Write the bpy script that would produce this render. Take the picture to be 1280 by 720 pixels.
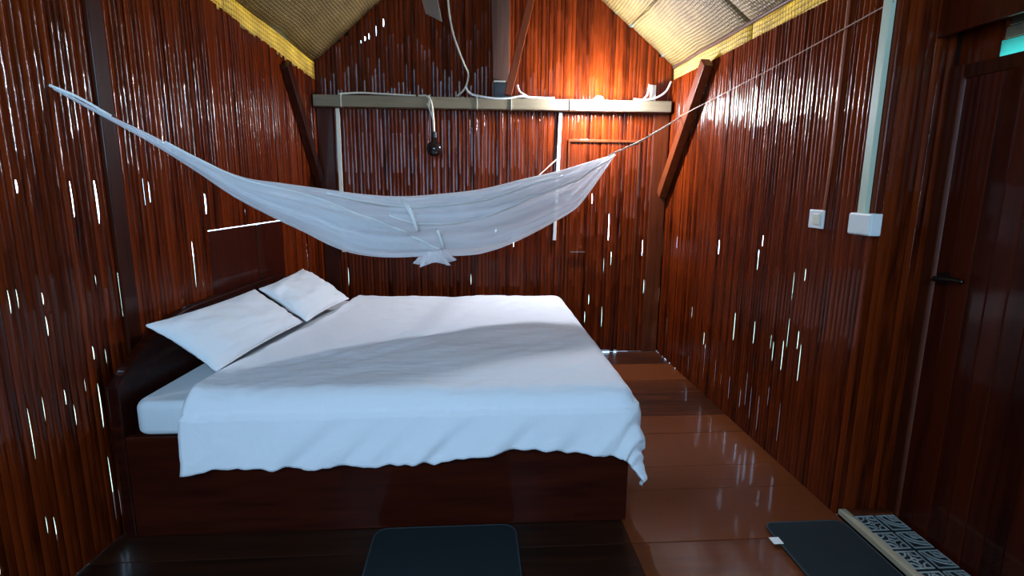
import bpy, math, random
from mathutils import Vector, Matrix, noise
PI = math.pi
random.seed(7)
for o in list(bpy.data.objects): bpy.data.objects.remove(o, do_unlink=True)
SC = bpy.context.scene
COL = SC.collection

# ------------------------------------------------------------------ camera
cam = bpy.data.cameras.new('camera')
cam.sensor_width = 36.0
cam.lens = 681.65 / 1280 * 36.0
cam.clip_start = 0.02
co = bpy.data.objects.new('camera', cam); COL.objects.link(co)
pit, yaw, rol = math.radians(10.7686), math.radians(4.0544), math.radians(0.49)
fw = Vector((math.sin(yaw)*math.cos(pit), math.cos(yaw)*math.cos(pit), -math.sin(pit)))
r0 = Vector((math.cos(yaw), -math.sin(yaw), 0)); u0 = r0.cross(fw)
rr = r0*math.cos(rol) + u0*math.sin(rol); uu = u0*math.cos(rol) - r0*math.sin(rol)
M = Matrix((rr, uu, -fw)).transposed().to_4x4(); M.translation = (0, 0, 1.4)
co.matrix_world = M
SC.camera = co

# ------------------------------------------------------------------ sky, daylight, exposure
SKY_STRENGTH = 18.5
BULB_STRENGTH = 2100.0
w = bpy.data.worlds.new('sky'); SC.world = w; w.use_nodes = True
bg = w.node_tree.nodes['Background']
bg.inputs['Color'].default_value = (0.41, 0.67, 0.96, 1)
bg.inputs['Strength'].default_value = SKY_STRENGTH
pl = bpy.data.lights.new('daylight_portal', 'AREA'); pl.shape = 'RECTANGLE'; pl.size = 2.0; pl.size_y = 1.1
pl.cycles.is_portal = True
po = bpy.data.objects.new('daylight_portal', pl); COL.objects.link(po)
po.location = (-0.35, -0.97, 2.05); po.rotation_euler = (math.radians(90), 0, 0)   # faces into the room (+Y)
SC.view_settings.view_transform = 'Standard'; SC.view_settings.look = 'None'
SC.view_settings.gamma = 1.0; SC.view_settings.use_curve_mapping = False
SC.view_settings.exposure = 0.0

# ------------------------------------------------------------------ helpers
def tag(o, label=None, cat=None, group=None, kind=None):
    if label: o['label'] = label
    if cat: o['category'] = cat
    if group: o['group'] = group
    if kind: o['kind'] = kind
    return o
def empty(name, loc=(0, 0, 0), rz=0.0):
    o = bpy.data.objects.new(name, None); COL.objects.link(o)
    o.empty_display_size = 0.05
    o.location = loc; o.rotation_euler = (0, 0, rz); return o
def link(name, me, parent=None, mat=None):
    o = bpy.data.objects.new(name, me); COL.objects.link(o)
    if mat and not me.materials: me.materials.append(mat)
    if parent:
        o.parent = parent
    return o
class MB:
    """collects geometry for ONE mesh"""
    def __init__(s): s.v = []; s.f = []; s.uv = None
    def box(s, x0, x1, y0, y1, z0, z1):
        n = len(s.v)
        s.v += [(x, y, z) for z in (z0, z1) for y in (y0, y1) for x in (x0, x1)]
        s.f += [tuple(n+i for i in q) for q in ((0,2,3,1),(4,5,7,6),(0,1,5,4),(2,6,7,3),(0,4,6,2),(1,3,7,5))]
        return s
    def hexa(s, p):
        n = len(s.v); s.v += [tuple(q) for q in p]
        s.f += [tuple(n+i for i in q) for q in ((0,3,2,1),(4,5,6,7),(0,1,5,4),(1,2,6,5),(2,3,7,6),(3,0,4,7))]
        return s
    def bar(s, a, b, wd, th, side=(0, 0, 1)):
        a, b = Vector(a), Vector(b); d = (b-a).normalized(); sd = Vector(side)
        x = d.cross(sd).normalized(); y = x.cross(d).normalized()
        p = []
        for c in (a, b):
            for i, j in ((-1,-1),(1,-1),(1,1),(-1,1)): p.append(c + x*i*wd/2 + y*j*th/2)
        return s.hexa(p)
    def tube(s, pts, r, n=8, cap=True):
        pts = [Vector(p) for p in pts]; rs = r if isinstance(r, (list, tuple)) else [r]*len(pts)
        up = Vector((0.31, 0.22, 0.92)); base = len(s.v)
        for i, p in enumerate(pts):
            d = (pts[min(i+1, len(pts)-1)] - pts[max(i-1, 0)]).normalized()
            x = d.cross(up)
            if x.length < 1e-3: x = d.cross(Vector((1, 0, 0)))
            x.normalize(); y = x.cross(d); up = y
            for k in range(n):
                a = 2*PI*k/n; s.v.append(tuple(p + (x*math.cos(a) + y*math.sin(a))*rs[i]))
        for i in range(len(pts)-1):
            for k in range(n):
                s.f.append((base+i*n+k, base+i*n+(k+1) % n, base+(i+1)*n+(k+1) % n, base+(i+1)*n+k))
        if cap:
            s.f.append(tuple(base+k for k in range(n-1, -1, -1)))
            s.f.append(tuple(base+(len(pts)-1)*n+k for k in range(n)))
        return s
    def lathe(s, prof, n=20, c=(0, 0, 0), axis='z'):
        base = len(s.v)
        for (r, h) in prof:
            for k in range(n):
                a = 2*PI*k/n; x, y = r*math.cos(a), r*math.sin(a)
                q = (x, y, h) if axis == 'z' else ((x, h, y) if axis == 'y' else (h, x, y))
                s.v.append((q[0]+c[0], q[1]+c[1], q[2]+c[2]))
        for i in range(len(prof)-1):
            for k in range(n):
                s.f.append((base+i*n+k, base+i*n+(k+1) % n, base+(i+1)*n+(k+1) % n, base+(i+1)*n+k))
        s.f.append(tuple(base+k for k in range(n-1, -1, -1)))
        s.f.append(tuple(base+(len(prof)-1)*n+k for k in range(n)))
        return s
    def build(s, name, mat, parent=None, smooth=False, bevel=0.0):
        me = bpy.data.meshes.new(name); me.from_pydata(s.v, [], s.f)
        me.validate()
        import bmesh
        bm = bmesh.new(); bm.from_mesh(me); bmesh.ops.recalc_face_normals(bm, faces=bm.faces); bm.to_mesh(me); bm.free()
        me.update()
        if smooth: me.polygons.foreach_set('use_smooth', [True]*len(me.polygons))
        o = link(name, me, parent, mat)
        if bevel:
            m = o.modifiers.new('bevel', 'BEVEL'); m.width = bevel; m.segments = 2; m.limit_method = 'ANGLE'
        return o
def spline(pts, n=8):
    P = [Vector(p) for p in pts]; P = [P[0]*2-P[1]] + P + [P[-1]*2-P[-2]]
    out = []
    for i in range(1, len(P)-2):
        for k in range(n):
            t = k/n; a, b, c, d = P[i-1:i+3]
            out.append(0.5*((2*b)+(c-a)*t+(2*a-5*b+4*c-d)*t*t+(3*b-a-3*c+d)*t**3))
    out.append(P[-2]); return out
def interp(tab, x):
    if x <= tab[0][0]: return tab[0][1]
    for (a, b), (c, d) in zip(tab, tab[1:]):
        if x <= c: return b + (d-b)*(x-a)/(c-a)
    return tab[-1][1]
def smoothi(tab, x):
    # Catmull-Rom style interpolation of a table
    if x <= tab[0][0]: return tab[0][1]
    if x >= tab[-1][0]: return tab[-1][1]
    for i in range(len(tab)-1):
        if x <= tab[i+1][0]:
            x1, y1 = tab[i]; x2, y2 = tab[i+1]
            m1 = (y2-tab[i-1][1])/(x2-tab[i-1][0]) if i > 0 else (y2-y1)/(x2-x1)
            m2 = (tab[i+2][1]-y1)/(tab[i+2][0]-x1) if i+2 < len(tab) else (y2-y1)/(x2-x1)
            h = x2-x1; t = (x-x1)/h
            return (2*t**3-3*t*t+1)*y1+(t**3-2*t*t+t)*h*m1+(-2*t**3+3*t*t)*y2+(t**3-t*t)*h*m2
def nz(x, y, z=0.0): return noise.noise(Vector((x, y, z)))

# ------------------------------------------------------------------ materials
def mat(name, col, rough=0.5, metal=0.0, **kw):
    m = bpy.data.materials.new(name); m.use_nodes = True
    b = m.node_tree.nodes['Principled BSDF']
    b.inputs['Base Color'].default_value = (*col, 1); b.inputs['Roughness'].default_value = rough
    b.inputs['Metallic'].default_value = metal
    for k, v in kw.items(): b.inputs[k.replace('_', ' ')].default_value = v
    return m
def N(m, t, **kw):
    n = m.node_tree.nodes.new(t)
    for k, v in kw.items(): setattr(n, k, v)
    return n
def L(m, a, b): m.node_tree.links.new(a, b)
def ramp(m, stops):
    r = N(m, 'ShaderNodeValToRGB'); e = r.color_ramp.elements
    while len(e) < len(stops): e.new(0.5)
    for k, (p, c) in enumerate(stops): e[k].position = p; e[k].color = (*c, 1)
    return r
def wood(name, dark, light, rough, coat=0.0, scale=(6, 6, 0.6), bump=0.15, vary=0.5, coat_rough=0.08, space='Object', wavy=0.0):
    m = mat(name, light, rough)
    b = m.node_tree.nodes['Principled BSDF']
    tc = N(m, 'ShaderNodeTexCoord'); mp = N(m, 'ShaderNodeMapping'); mp.inputs['Scale'].default_value = scale
    oi = N(m, 'ShaderNodeObjectInfo')
    off = N(m, 'ShaderNodeVectorMath', operation='SCALE'); off.inputs[0].default_value = (7.3, 3.1, 5.7)
    L(m, oi.outputs['Random'], off.inputs['Scale'])
    add = N(m, 'ShaderNodeVectorMath', operation='ADD')
    L(m, tc.outputs[space], mp.inputs['Vector']); L(m, mp.outputs[0], add.inputs[0]); L(m, off.outputs[0], add.inputs[1])
    n1 = N(m, 'ShaderNodeTexNoise'); n1.inputs['Scale'].default_value = 5; n1.inputs['Detail'].default_value = 5
    L(m, add.outputs[0], n1.inputs['Vector'])
    mx = N(m, 'ShaderNodeMath', operation='MULTIPLY_ADD'); mx.inputs[1].default_value = vary; 
    L(m, oi.outputs['Random'], mx.inputs[0])
    ml = N(m, 'ShaderNodeMath', operation='MULTIPLY'); ml.inputs[1].default_value = 1.0
    L(m, n1.outputs['Fac'], ml.inputs[0]); L(m, ml.outputs[0], mx.inputs[2])
    rp = ramp(m, [(0.3, dark), (0.3+0.45+vary*0.5, light)]); L(m, mx.outputs[0], rp.inputs[0])
    L(m, rp.outputs[0], b.inputs['Base Color'])
    b.inputs['Specular IOR Level'].default_value = 0.12
    b.inputs['Coat Weight'].default_value = coat; b.inputs['Coat Roughness'].default_value = coat_rough
    bp = N(m, 'ShaderNodeBump'); bp.inputs['Strength'].default_value = bump; bp.inputs['Distance'].default_value = 0.004
    L(m, n1.outputs['Fac'], bp.inputs['Height']); L(m, bp.outputs[0], b.inputs['Normal'])
    if wavy:                                            # slow unevenness along the strip
        m2 = N(m, 'ShaderNodeMapping'); m2.inputs['Scale'].default_value = (1.2, 1.2, 1.0); L(m, tc.outputs[space], m2.inputs['Vector'])
        a2 = N(m, 'ShaderNodeVectorMath', operation='ADD'); L(m, m2.outputs[0], a2.inputs[0]); L(m, off.outputs[0], a2.inputs[1])
        n3 = N(m, 'ShaderNodeTexNoise'); n3.inputs['Scale'].default_value = 4.5; n3.inputs['Detail'].default_value = 2; L(m, a2.outputs[0], n3.inputs['Vector'])
        b3 = N(m, 'ShaderNodeBump'); b3.inputs['Strength'].default_value = 1.0; b3.inputs['Distance'].default_value = wavy
        L(m, n3.outputs['Fac'], b3.inputs['Height']); L(m, bp.outputs[0], b3.inputs['Normal']); L(m, b3.outputs[0], b.inputs['Coat Normal']); L(m, b3.outputs[0], b.inputs['Normal'])
    return m
m_bamboo = wood('varnished_bamboo', (0.010, 0.0009, 0.0003), (0.142, 0.0185, 0.0025), 0.115, 0.0, (9, 9, 0.9), 0.22, 0.55, 0.04, wavy=0.004)
_bb = m_bamboo.node_tree.nodes['Principled BSDF']
_bb.inputs['Specular IOR Level'].default_value = 0.18; _bb.inputs['Anisotropic'].default_value = 1.0; _bb.inputs['Anisotropic Rotation'].default_value = 0.25
_tn = N(m_bamboo, 'ShaderNodeTangent'); _tn.direction_type = 'RADIAL'; _tn.axis = 'Z'; L(m_bamboo, _tn.outputs[0], _bb.inputs['Tangent'])
m_backing = mat('dark_backing', (0.012, 0.0025, 0.0012), 0.8, Specular_IOR_Level=0.1)
m_post = wood('dark_red_post', (0.012, 0.0018, 0.0008), (0.055, 0.009, 0.0025), 0.4, 0.15, (6, 6, 0.6), 0.2)
m_brace = wood('brace_wood', (0.04, 0.007, 0.0025), (0.16, 0.033, 0.009), 0.4, 0.2, (6, 6, 0.6), 0.2)
m_door = wood('dark_door_wood', (0.010, 0.001, 0.0004), (0.065, 0.0075, 0.0018), 0.36, 0.3, (8, 8, 0.5), 0.2)
m_bed = wood('bed_wood', (0.010, 0.0014, 0.0007), (0.05, 0.0065, 0.002), 0.38, 0.15, (0.7, 6, 6), 0.12)
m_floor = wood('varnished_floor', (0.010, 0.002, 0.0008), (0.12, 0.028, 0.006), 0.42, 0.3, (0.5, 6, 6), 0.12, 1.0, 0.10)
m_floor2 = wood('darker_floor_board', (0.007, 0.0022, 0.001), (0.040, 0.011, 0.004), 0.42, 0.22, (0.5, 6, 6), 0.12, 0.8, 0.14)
m_beam = wood('grey_beam', (0.10, 0.075, 0.045), (0.24, 0.19, 0.12), 0.6, 0.0, (0.6, 7, 7), 0.3)
m_kpost = wood('king_post_wood', (0.05, 0.022, 0.016), (0.14, 0.068, 0.045), 0.5, 0.0, (7, 7, 0.6), 0.3)
m_gap = mat('dark_rubber', (0.012, 0.012, 0.016), 0.5)
m_white = mat('white_plastic', (0.78, 0.78, 0.74), 0.4)
m_cream = mat('cream_cable', (0.72, 0.66, 0.52), 0.45)
m_pipe = mat('pale_green_conduit', (0.52, 0.58, 0.43), 0.4)
m_redwire = mat('red_brown_wire', (0.30, 0.07, 0.03), 0.4)
m_black = mat('black_gloss', (0.012, 0.008, 0.008), 0.12)
m_metal = mat('steel', (0.55, 0.52, 0.48), 0.3, 1.0)
m_darkmetal = mat('dark_metal', (0.05, 0.035, 0.03), 0.28, 0.9)
m_rope = mat('rope', (0.55, 0.46, 0.36), 0.8)
m_string = mat('string', (0.42, 0.24, 0.16), 0.7)
m_fan = mat('fan_blade_paint', (0.34, 0.32, 0.26), 0.55)
m_edge = wood('pale_edge_wood', (0.22, 0.18, 0.11), (0.42, 0.36, 0.24), 0.5, 0, (6, 0.6, 6), 0.2)
m_tile = mat('dark_tile', (0.02, 0.024, 0.024), 0.35)
m_orn = mat('pale_tile_pattern', (0.32, 0.35, 0.33), 0.4)
m_bulb = bpy.data.materials.new('lit_bulb'); m_bulb.use_nodes = True
_b = m_bulb.node_tree.nodes['Principled BSDF']; _b.inputs['Base Color'].default_value = (1, 1, 1, 1)
_b.inputs['Emission Color'].default_value = (0.80, 0.87, 1.0, 1); _b.inputs['Emission Strength'].default_value = BULB_STRENGTH

def cloth(name, col, scale=260, bump=0.12, wr=0.25, creases=0.0):
    m = mat(name, col, 0.85); b = m.node_tree.nodes['Principled BSDF']
    b.inputs['Sheen Weight'].default_value = 0.0 if 'mat_' in name else 0.15
    b.inputs['Specular IOR Level'].default_value = 0.1
    tc = N(m, 'ShaderNodeTexCoord')
    n1 = N(m, 'ShaderNodeTexNoise'); n1.inputs['Scale'].default_value = 9; n1.inputs['Detail'].default_value = 6; n1.inputs['Distortion'].default_value = 0.8
    n2 = N(m, 'ShaderNodeTexNoise'); n2.inputs['Scale'].default_value = scale
    L(m, tc.outputs['Object'], n1.inputs[0]); L(m, tc.outputs['Object'], n2.inputs[0])
    b1 = N(m, 'ShaderNodeBump'); b1.inputs['Strength'].default_value = wr; b1.inputs['Distance'].default_value = 0.02
    b2 = N(m, 'ShaderNodeBump'); b2.inputs['Strength'].default_value = bump; b2.inputs['Distance'].default_value = 0.002
    L(m, n1.outputs[0], b1.inputs['Height']); L(m, n2.outputs[0], b2.inputs['Height'])
    if creases:                                         # fine slanting creases
        mp = N(m, 'ShaderNodeMapping'); mp.inputs['Rotation'].default_value = (0, 0, math.radians(-52)); mp.inputs['Scale'].default_value = (2.6, 11, 2.6)
        L(m, tc.outputs['Object'], mp.inputs[0]); n4 = N(m, 'ShaderNodeTexNoise'); n4.inputs['Scale'].default_value = 2.2; n4.inputs['Detail'].default_value = 3; n4.inputs['Distortion'].default_value = 0.6
        L(m, mp.outputs[0], n4.inputs[0]); b4 = N(m, 'ShaderNodeBump'); b4.inputs['Strength'].default_value = creases; b4.inputs['Distance'].default_value = 0.012
        L(m, n4.outputs[0], b4.inputs['Height']); L(m, b4.outputs[0], b1.inputs['Normal'])
    L(m, b1.outputs[0], b2.inputs['Normal']); L(m, b2.outputs[0], b.inputs['Normal'])
    return m
m_duvet = cloth('white_duvet_cotton', (0.80, 0.80, 0.82), creases=0.55)
m_sheet = cloth('white_sheet_cotton', (0.66, 0.68, 0.70), wr=0.1)
m_pillow = cloth('white_pillow_cotton', (0.78, 0.79, 0.80), creases=0.2)
m_mat = cloth('grey_mat_pile', (0.017, 0.023, 0.025), 420, 0.9, 0.1)
m_matedge = cloth('grey_mat_binding', (0.04, 0.05, 0.056), 300, 0.4, 0.0)

def net_material():
    m = bpy.data.materials.new('white_netting'); m.use_nodes = True; nt = m.node_tree
    for n in list(nt.nodes): nt.nodes.remove(n)
    out = N(m, 'ShaderNodeOutputMaterial'); tr = N(m, 'ShaderNodeBsdfTransparent')
    df = N(m, 'ShaderNodeBsdfDiffuse'); df.inputs['Color'].default_value = (0.94, 0.94, 0.96, 1)
    tl = N(m, 'ShaderNodeBsdfTranslucent'); tl.inputs['Color'].default_value = (0.94, 0.94, 0.96, 1)
    a = N(m, 'ShaderNodeMixShader'); a.inputs[0].default_value = 0.32
    L(m, df.outputs[0], a.inputs[1]); L(m, tl.outputs[0], a.inputs[2])
    lw = N(m, 'ShaderNodeLayerWeight'); lw.inputs['Blend'].default_value = 0.35
    mr = N(m, 'ShaderNodeMapRange'); mr.inputs['To Min'].default_value = 0.46; mr.inputs['To Max'].default_value = 0.06
    L(m, lw.outputs['Facing'], mr.inputs['Value'])
    c = N(m, 'ShaderNodeMixShader'); L(m, mr.outputs[0], c.inputs[0])
    L(m, a.outputs[0], c.inputs[1]); L(m, tr.outputs[0], c.inputs[2]); L(m, c.outputs[0], out.inputs[0])
    return m
m_net = net_material()

def weave(name, light, dark, translucent=0.0, pitch=0.022, tcol=(0.9, 0.6, 0.1)):
    m = mat(name, light, 0.6); b = m.node_tree.nodes['Principled BSDF']; nt = m.node_tree
    uv = N(m, 'ShaderNodeUVMap')
    ns = N(m, 'ShaderNodeTexNoise'); ns.inputs['Scale'].default_value = 2.5; ns.inputs['Detail'].default_value = 3
    L(m, uv.outputs[0], ns.inputs['Vector'])
    sc = N(m, 'ShaderNodeVectorMath', operation='SCALE'); sc.inputs['Scale'].default_value = 0.05
    L(m, ns.outputs['Color'], sc.inputs[0])
    ad = N(m, 'ShaderNodeVectorMath', operation='ADD'); L(m, uv.outputs[0], ad.inputs[0]); L(m, sc.outputs[0], ad.inputs[1])
    # over-and-under weave: ribs run one way in the even cells, the other way in the odd ones
    sx = N(m, 'ShaderNodeSeparateXYZ'); L(m, ad.outputs[0], sx.inputs[0])
    def rib(sock, p):
        d = N(m, 'ShaderNodeMath', operation='MULTIPLY'); d.inputs[1].default_value = PI/p; L(m, sock, d.inputs[0])
        si = N(m, 'ShaderNodeMath', operation='SINE'); L(m, d.outputs[0], si.inputs[0])
        ab = N(m, 'ShaderNodeMath', operation='ABSOLUTE'); L(m, si.outputs[0], ab.inputs[0]); return ab.outputs[0]
    ck = N(m, 'ShaderNodeTexChecker'); ck.inputs['Scale'].default_value = 1/pitch; L(m, ad.outputs[0], ck.inputs['Vector'])
    ru, rv = rib(sx.outputs[0], pitch), rib(sx.outputs[1], pitch)
    pu = N(m, 'ShaderNodeMath', operation='POWER'); L(m, ru, pu.inputs[0]); pu.inputs[1].default_value = 0.35
    pv = N(m, 'ShaderNodeMath', operation='POWER'); L(m, rv, pv.inputs[0]); pv.inputs[1].default_value = 0.35
    m1 = N(m, 'ShaderNodeMath', operation='MULTIPLY'); L(m, ru, m1.inputs[0]); L(m, pv.outputs[0], m1.inputs[1])
    m2 = N(m, 'ShaderNodeMath', operation='MULTIPLY'); L(m, rv, m2.inputs[0]); L(m, pu.outputs[0], m2.inputs[1])
    hm = N(m, 'ShaderNodeMix'); L(m, ck.outputs['Fac'], hm.inputs[0]); L(m, m1.outputs[0], hm.inputs[2]); L(m, m2.outputs[0], hm.inputs[3])
    br = ramp(m, [(0.05, dark), (0.45, light)]); L(m, hm.outputs[0], br.inputs[0])
    n2 = N(m, 'ShaderNodeTexNoise'); n2.inputs['Scale'].default_value = 6; n2.inputs['Detail'].default_value = 4
    L(m, uv.outputs[0], n2.inputs['Vector'])
    rp = ramp(m, [(0.3, (0.62, 0.58, 0.5)), (0.7, (1, 1, 1))]); L(m, n2.outputs[0], rp.inputs[0])
    mu = N(m, 'ShaderNodeMix', data_type='RGBA', blend_type='MULTIPLY'); mu.inputs[0].default_value = 1.0
    L(m, br.outputs['Color'], mu.inputs[6]); L(m, rp.outputs[0], mu.inputs[7]); L(m, mu.outputs[2], b.inputs['Base Color'])
    bp = N(m, 'ShaderNodeBump'); bp.inputs['Strength'].default_value = 0.9; bp.inputs['Distance'].default_value = 0.006
    L(m, hm.outputs[0], bp.inputs['Height']); L(m, bp.outputs[0], b.inputs['Normal'])
    if translucent:
        tl = N(m, 'ShaderNodeBsdfTranslucent')
        mu2 = N(m, 'ShaderNodeMix', data_type='RGBA', blend_type='MULTIPLY'); mu2.inputs[0].default_value = 1.0
        mu2.inputs[7].default_value = (*tcol, 1); L(m, mu.outputs[2], mu2.inputs[6]); L(m, mu2.outputs[2], tl.inputs['Color'])
        mx = N(m, 'ShaderNodeMixShader'); mx.inputs[0].default_value = translucent
        out = nt.nodes['Material Output']
        L(m, b.outputs[0], mx.inputs[1]); L(m, tl.outputs[0], mx.inputs[2]); L(m, mx.outputs[0], out.inputs[0])
    return m
m_weave = weave('woven_palm_mat', (0.26, 0.16, 0.04), (0.045, 0.024, 0.006))
m_weave_eave = weave('thin_woven_eave_mat', (0.74, 0.58, 0.22), (0.22, 0.13, 0.03), 0.5, 0.026, (1.0, 0.82, 0.10))
m_thatch = wood('dry_thatch', (0.06, 0.045, 0.03), (0.2, 0.15, 0.09), 0.9, 0, (6, 6, 6), 0.4)
m_ground = wood('sandy_ground', (0.10, 0.10, 0.05), (0.22, 0.20, 0.12), 0.95, 0, (0.5, 0.5, 0.5), 0.3)
m_pane = bpy.data.materials.new('turquoise_sheet'); m_pane.use_nodes = True
_n = m_pane.node_tree; _p = _n.nodes['Principled BSDF']; _p.inputs['Base Color'].default_value = (0.15, 0.6, 0.55, 1)
_t = _n.nodes.new('ShaderNodeBsdfTranslucent'); _t.inputs['Color'].default_value = (0.22, 0.60, 0.50, 1)
_x = _n.nodes.new('ShaderNodeMixShader'); _x.inputs[0].default_value = 0.6
_n.links.new(_p.outputs[0], _x.inputs[1]); _n.links.new(_t.outputs[0], _x.inputs[2]); _n.links.new(_x.outputs[0], _n.nodes['Material Output'].inputs[0])

# ------------------------------------------------------------------ room dimensions
D = 4.43; XR = 1.567; YF = -1.0; XD = 1.80; YJ = 2.05
def XL(y): return -1.19 - 0.0988*(D-y)                 # the left wall is not square to the back wall
def ZL(y): return 2.147 + 0.105*(D-y)                  # top of the left wall
ZRT = 2.20                                             # top of the right wall
RX, RZ = 0.16, 3.44                                    # ridge
def CL(y): return Vector((XL(y), y, 2.285 + 0.085*(D-y)))   # left crease: eave mat meets roof mat
def CR(y): return Vector((1.575, y, 2.31))
LK = math.atan(0.0988)

# ------------------------------------------------------------------ bamboo strips
PITCH = 0.029
def strip_mesh(width, z0, z1, seed, notch=(), depth=0.0055):
    rnd = random.Random(seed); zs = set([z0, z1]); nodes = []
    z = z0 + rnd.uniform(0.05, 0.35)
    while z < z1-0.02:
        nodes.append(z); zs.update((z-0.008, z, z+0.008)); z += rnd.uniform(0.26, 0.40)
    for (a, b, d) in notch:
        for k in range(7): zs.add(a+(b-a)*k/6)
    zs = sorted(q for q in zs if z0 <= q <= z1)
    v = []; f = []; n = 8
    ph = rnd.uniform(0, 6)
    for q in zs:
        nd = any(abs(q-c) < 1e-6 for c in nodes)
        wl = wr = width/2 * (1 + 0.03*math.sin(q*4+ph))
        for (a, b, d) in notch:
            if a < q < b:
                t = (q-a)/(b-a); wr -= d*math.sin(PI*t)**0.4
        dp = depth*(1.28 if nd else 1.0)
        for k in range(n+1):
            a = PI*k/n; c = -math.cos(a)
            v.append((c*(wr if c > 0 else wl), math.sin(a)*dp, q))
    for i in range(len(zs)-1):
        for k in range(n):
            f.append((i*(n+1)+k, i*(n+1)+k+1, (i+1)*(n+1)+k+1, (i+1)*(n+1)+k))
    me = bpy.data.meshes.new('bamboo_strip'); me.from_pydata(v, [], [q[::-1] for q in f])
    me.polygons.foreach_set('use_smooth', [True]*len(me.polygons)); me.materials.append(m_bamboo); me.update()
    return me
_cache = {}
def strip_wall(parent, origin, ang, length, spans, slits=(), depth=0.0055, gap=0.013, tilt=0.6):
    """strips from origin along direction ang; spans(s) -> [(z0,z1)]; slits [(s,z0,z1)]"""
    dx, dy = math.cos(ang), math.sin(ang); n = int(round(length/PITCH)); p = length/n
    by = {}
    for (s, a, b) in slits:
        i = min(max(int(round(s/p))-1, 0), n-1)        # right edge of strip i sits at s
        by.setdefault(i, []).append((a, b, gap))
    rnd = random.Random(len(parent.name)*31+int(length*100))
    # thin sheet added to block sky leaking between strips: one band behind each joint, left open where daylight shows through
    bk = MB(); nx, ny = -dy, dx
    def bq(s0, s1, z0, z1):
        if z1-z0 < 0.002: return
        k = len(bk.v)
        for s_ in (s0, s1):
            for z_ in (z0, z1): bk.v.append((origin[0]+dx*s_-nx*0.004, origin[1]+dy*s_-ny*0.004, z_))
        bk.f.append((k, k+1, k+3, k+2))
    for i in range(-1, n):
        s0, s1 = max(0, (i+0.5)*p), min(length, (i+1.5)*p)
        sa = [q for q in spans(min(max((i+0.5)*p, 0.5*p), (n-0.5)*p))]; sb_ = spans(min(max((i+1.5)*p, 0.5*p), (n-0.5)*p))
        for (a, b) in (sa if len(sa) >= len(sb_) else sb_):
            z = a
            for (c, e, g_) in sorted(by.get(i, [])):
                if c > a and e < b: bq(s0, s1, z, c+0.01); z = max(z, e-0.01)
            bq(s0, s1, z, b)
    me = bpy.data.meshes.new('wall_backing'); me.from_pydata(bk.v, [], bk.f); me.update(); link('wall_backing', me, parent, m_backing)
    for i in range(n):
        s = (i+0.5)*p
        for (a, b) in spans(s):
            nt = [q for q in by.get(i, []) if q[0] > a+0.01 and q[1] < b-0.01]
            if nt: me = strip_mesh(p*1.2, a, b, i*7+3, nt, depth)
            else:
                key = (round(p, 4), round(a*20)/20, round(b*20)/20, rnd.randrange(6), depth)
                if key not in _cache: _cache[key] = strip_mesh(p*1.2, a, b, len(_cache)*13+1, (), depth)
                me = _cache[key]
            o = link('bamboo_strip', me, parent)
            o.location = (origin[0]+dx*s, origin[1]+dy*s, 0)
            o.rotation_euler = (math.radians(rnd.gauss(0, 0.03)), math.radians(rnd.gauss(0, 0.06)), ang+math.radians(rnd.gauss(0, 2.5)))

SL = [(1.759, 0.45, 0.71), (1.842, 0.57, 0.72), (1.907, 0.61, 0.69), (1.933, 0.51, 0.63), (1.999, 0.61, 0.71), (2.052, 0.44, 0.67), (2.055, 0.02, 0.38), (2.088, 0.05, 0.22), (1.767, 0.2, 0.3), (1.797, 0.15, 0.28), (1.611, 0.18, 0.27), (2.228, 0.85, 1.06), (2.129, 1.0, 1.07), (1.778, 0.97, 1.08), (1.806, 0.98, 1.08), (1.894, 0.87, 0.96), (1.897, 0.98, 1.04), (2.045, 0.73, 0.8), (2.111, 0.68, 0.79), (2.052, 1.25, 1.42), (2.174, 1.23, 1.41), (1.852, 1.35, 1.41), (2.474, 1.29, 1.42), (2.519, 1.21, 1.35), (2.525, 1.1, 1.17), (2.604, 0.93, 1.14), (2.728, 0.85, 1.15), (2.786, 0.83, 0.96), (2.612, 0.82, 0.88), (2.868, 1.23, 1.35), (3.258, 1.19, 1.28), (3.811, 0.91, 1.1), (3.891, 0.86, 1.1), (3.989, 0.82, 1.09), (4.085, 0.72, 1.05)]
SB = [(-1.013, 0.55, 0.76), (0.969, 1.24, 1.34), (1.111, 0.93, 1.18), (1.142, 0.72, 0.88), (1.077, 0.65, 0.85), (0.747, 0.4, 0.59), (0.958, 0.4, 0.51), (0.943, 0.24, 0.37), (1.06, 0.18, 0.43), (1.407, 0.8, 0.98), (1.433, 0.48, 0.64), (-0.849, 2.42, 2.46), (-0.825, 2.44, 2.49), (-0.795, 2.45, 2.51), (-0.766, 2.45, 2.53), (-0.72, 2.46, 2.58), (-0.679, 2.54, 2.62), (-0.53, 2.46, 2.6), (0.18, 0.99, 1.08), (0.31, 0.88, 1.02), (-0.017, 0.57, 0.69)]
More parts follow.
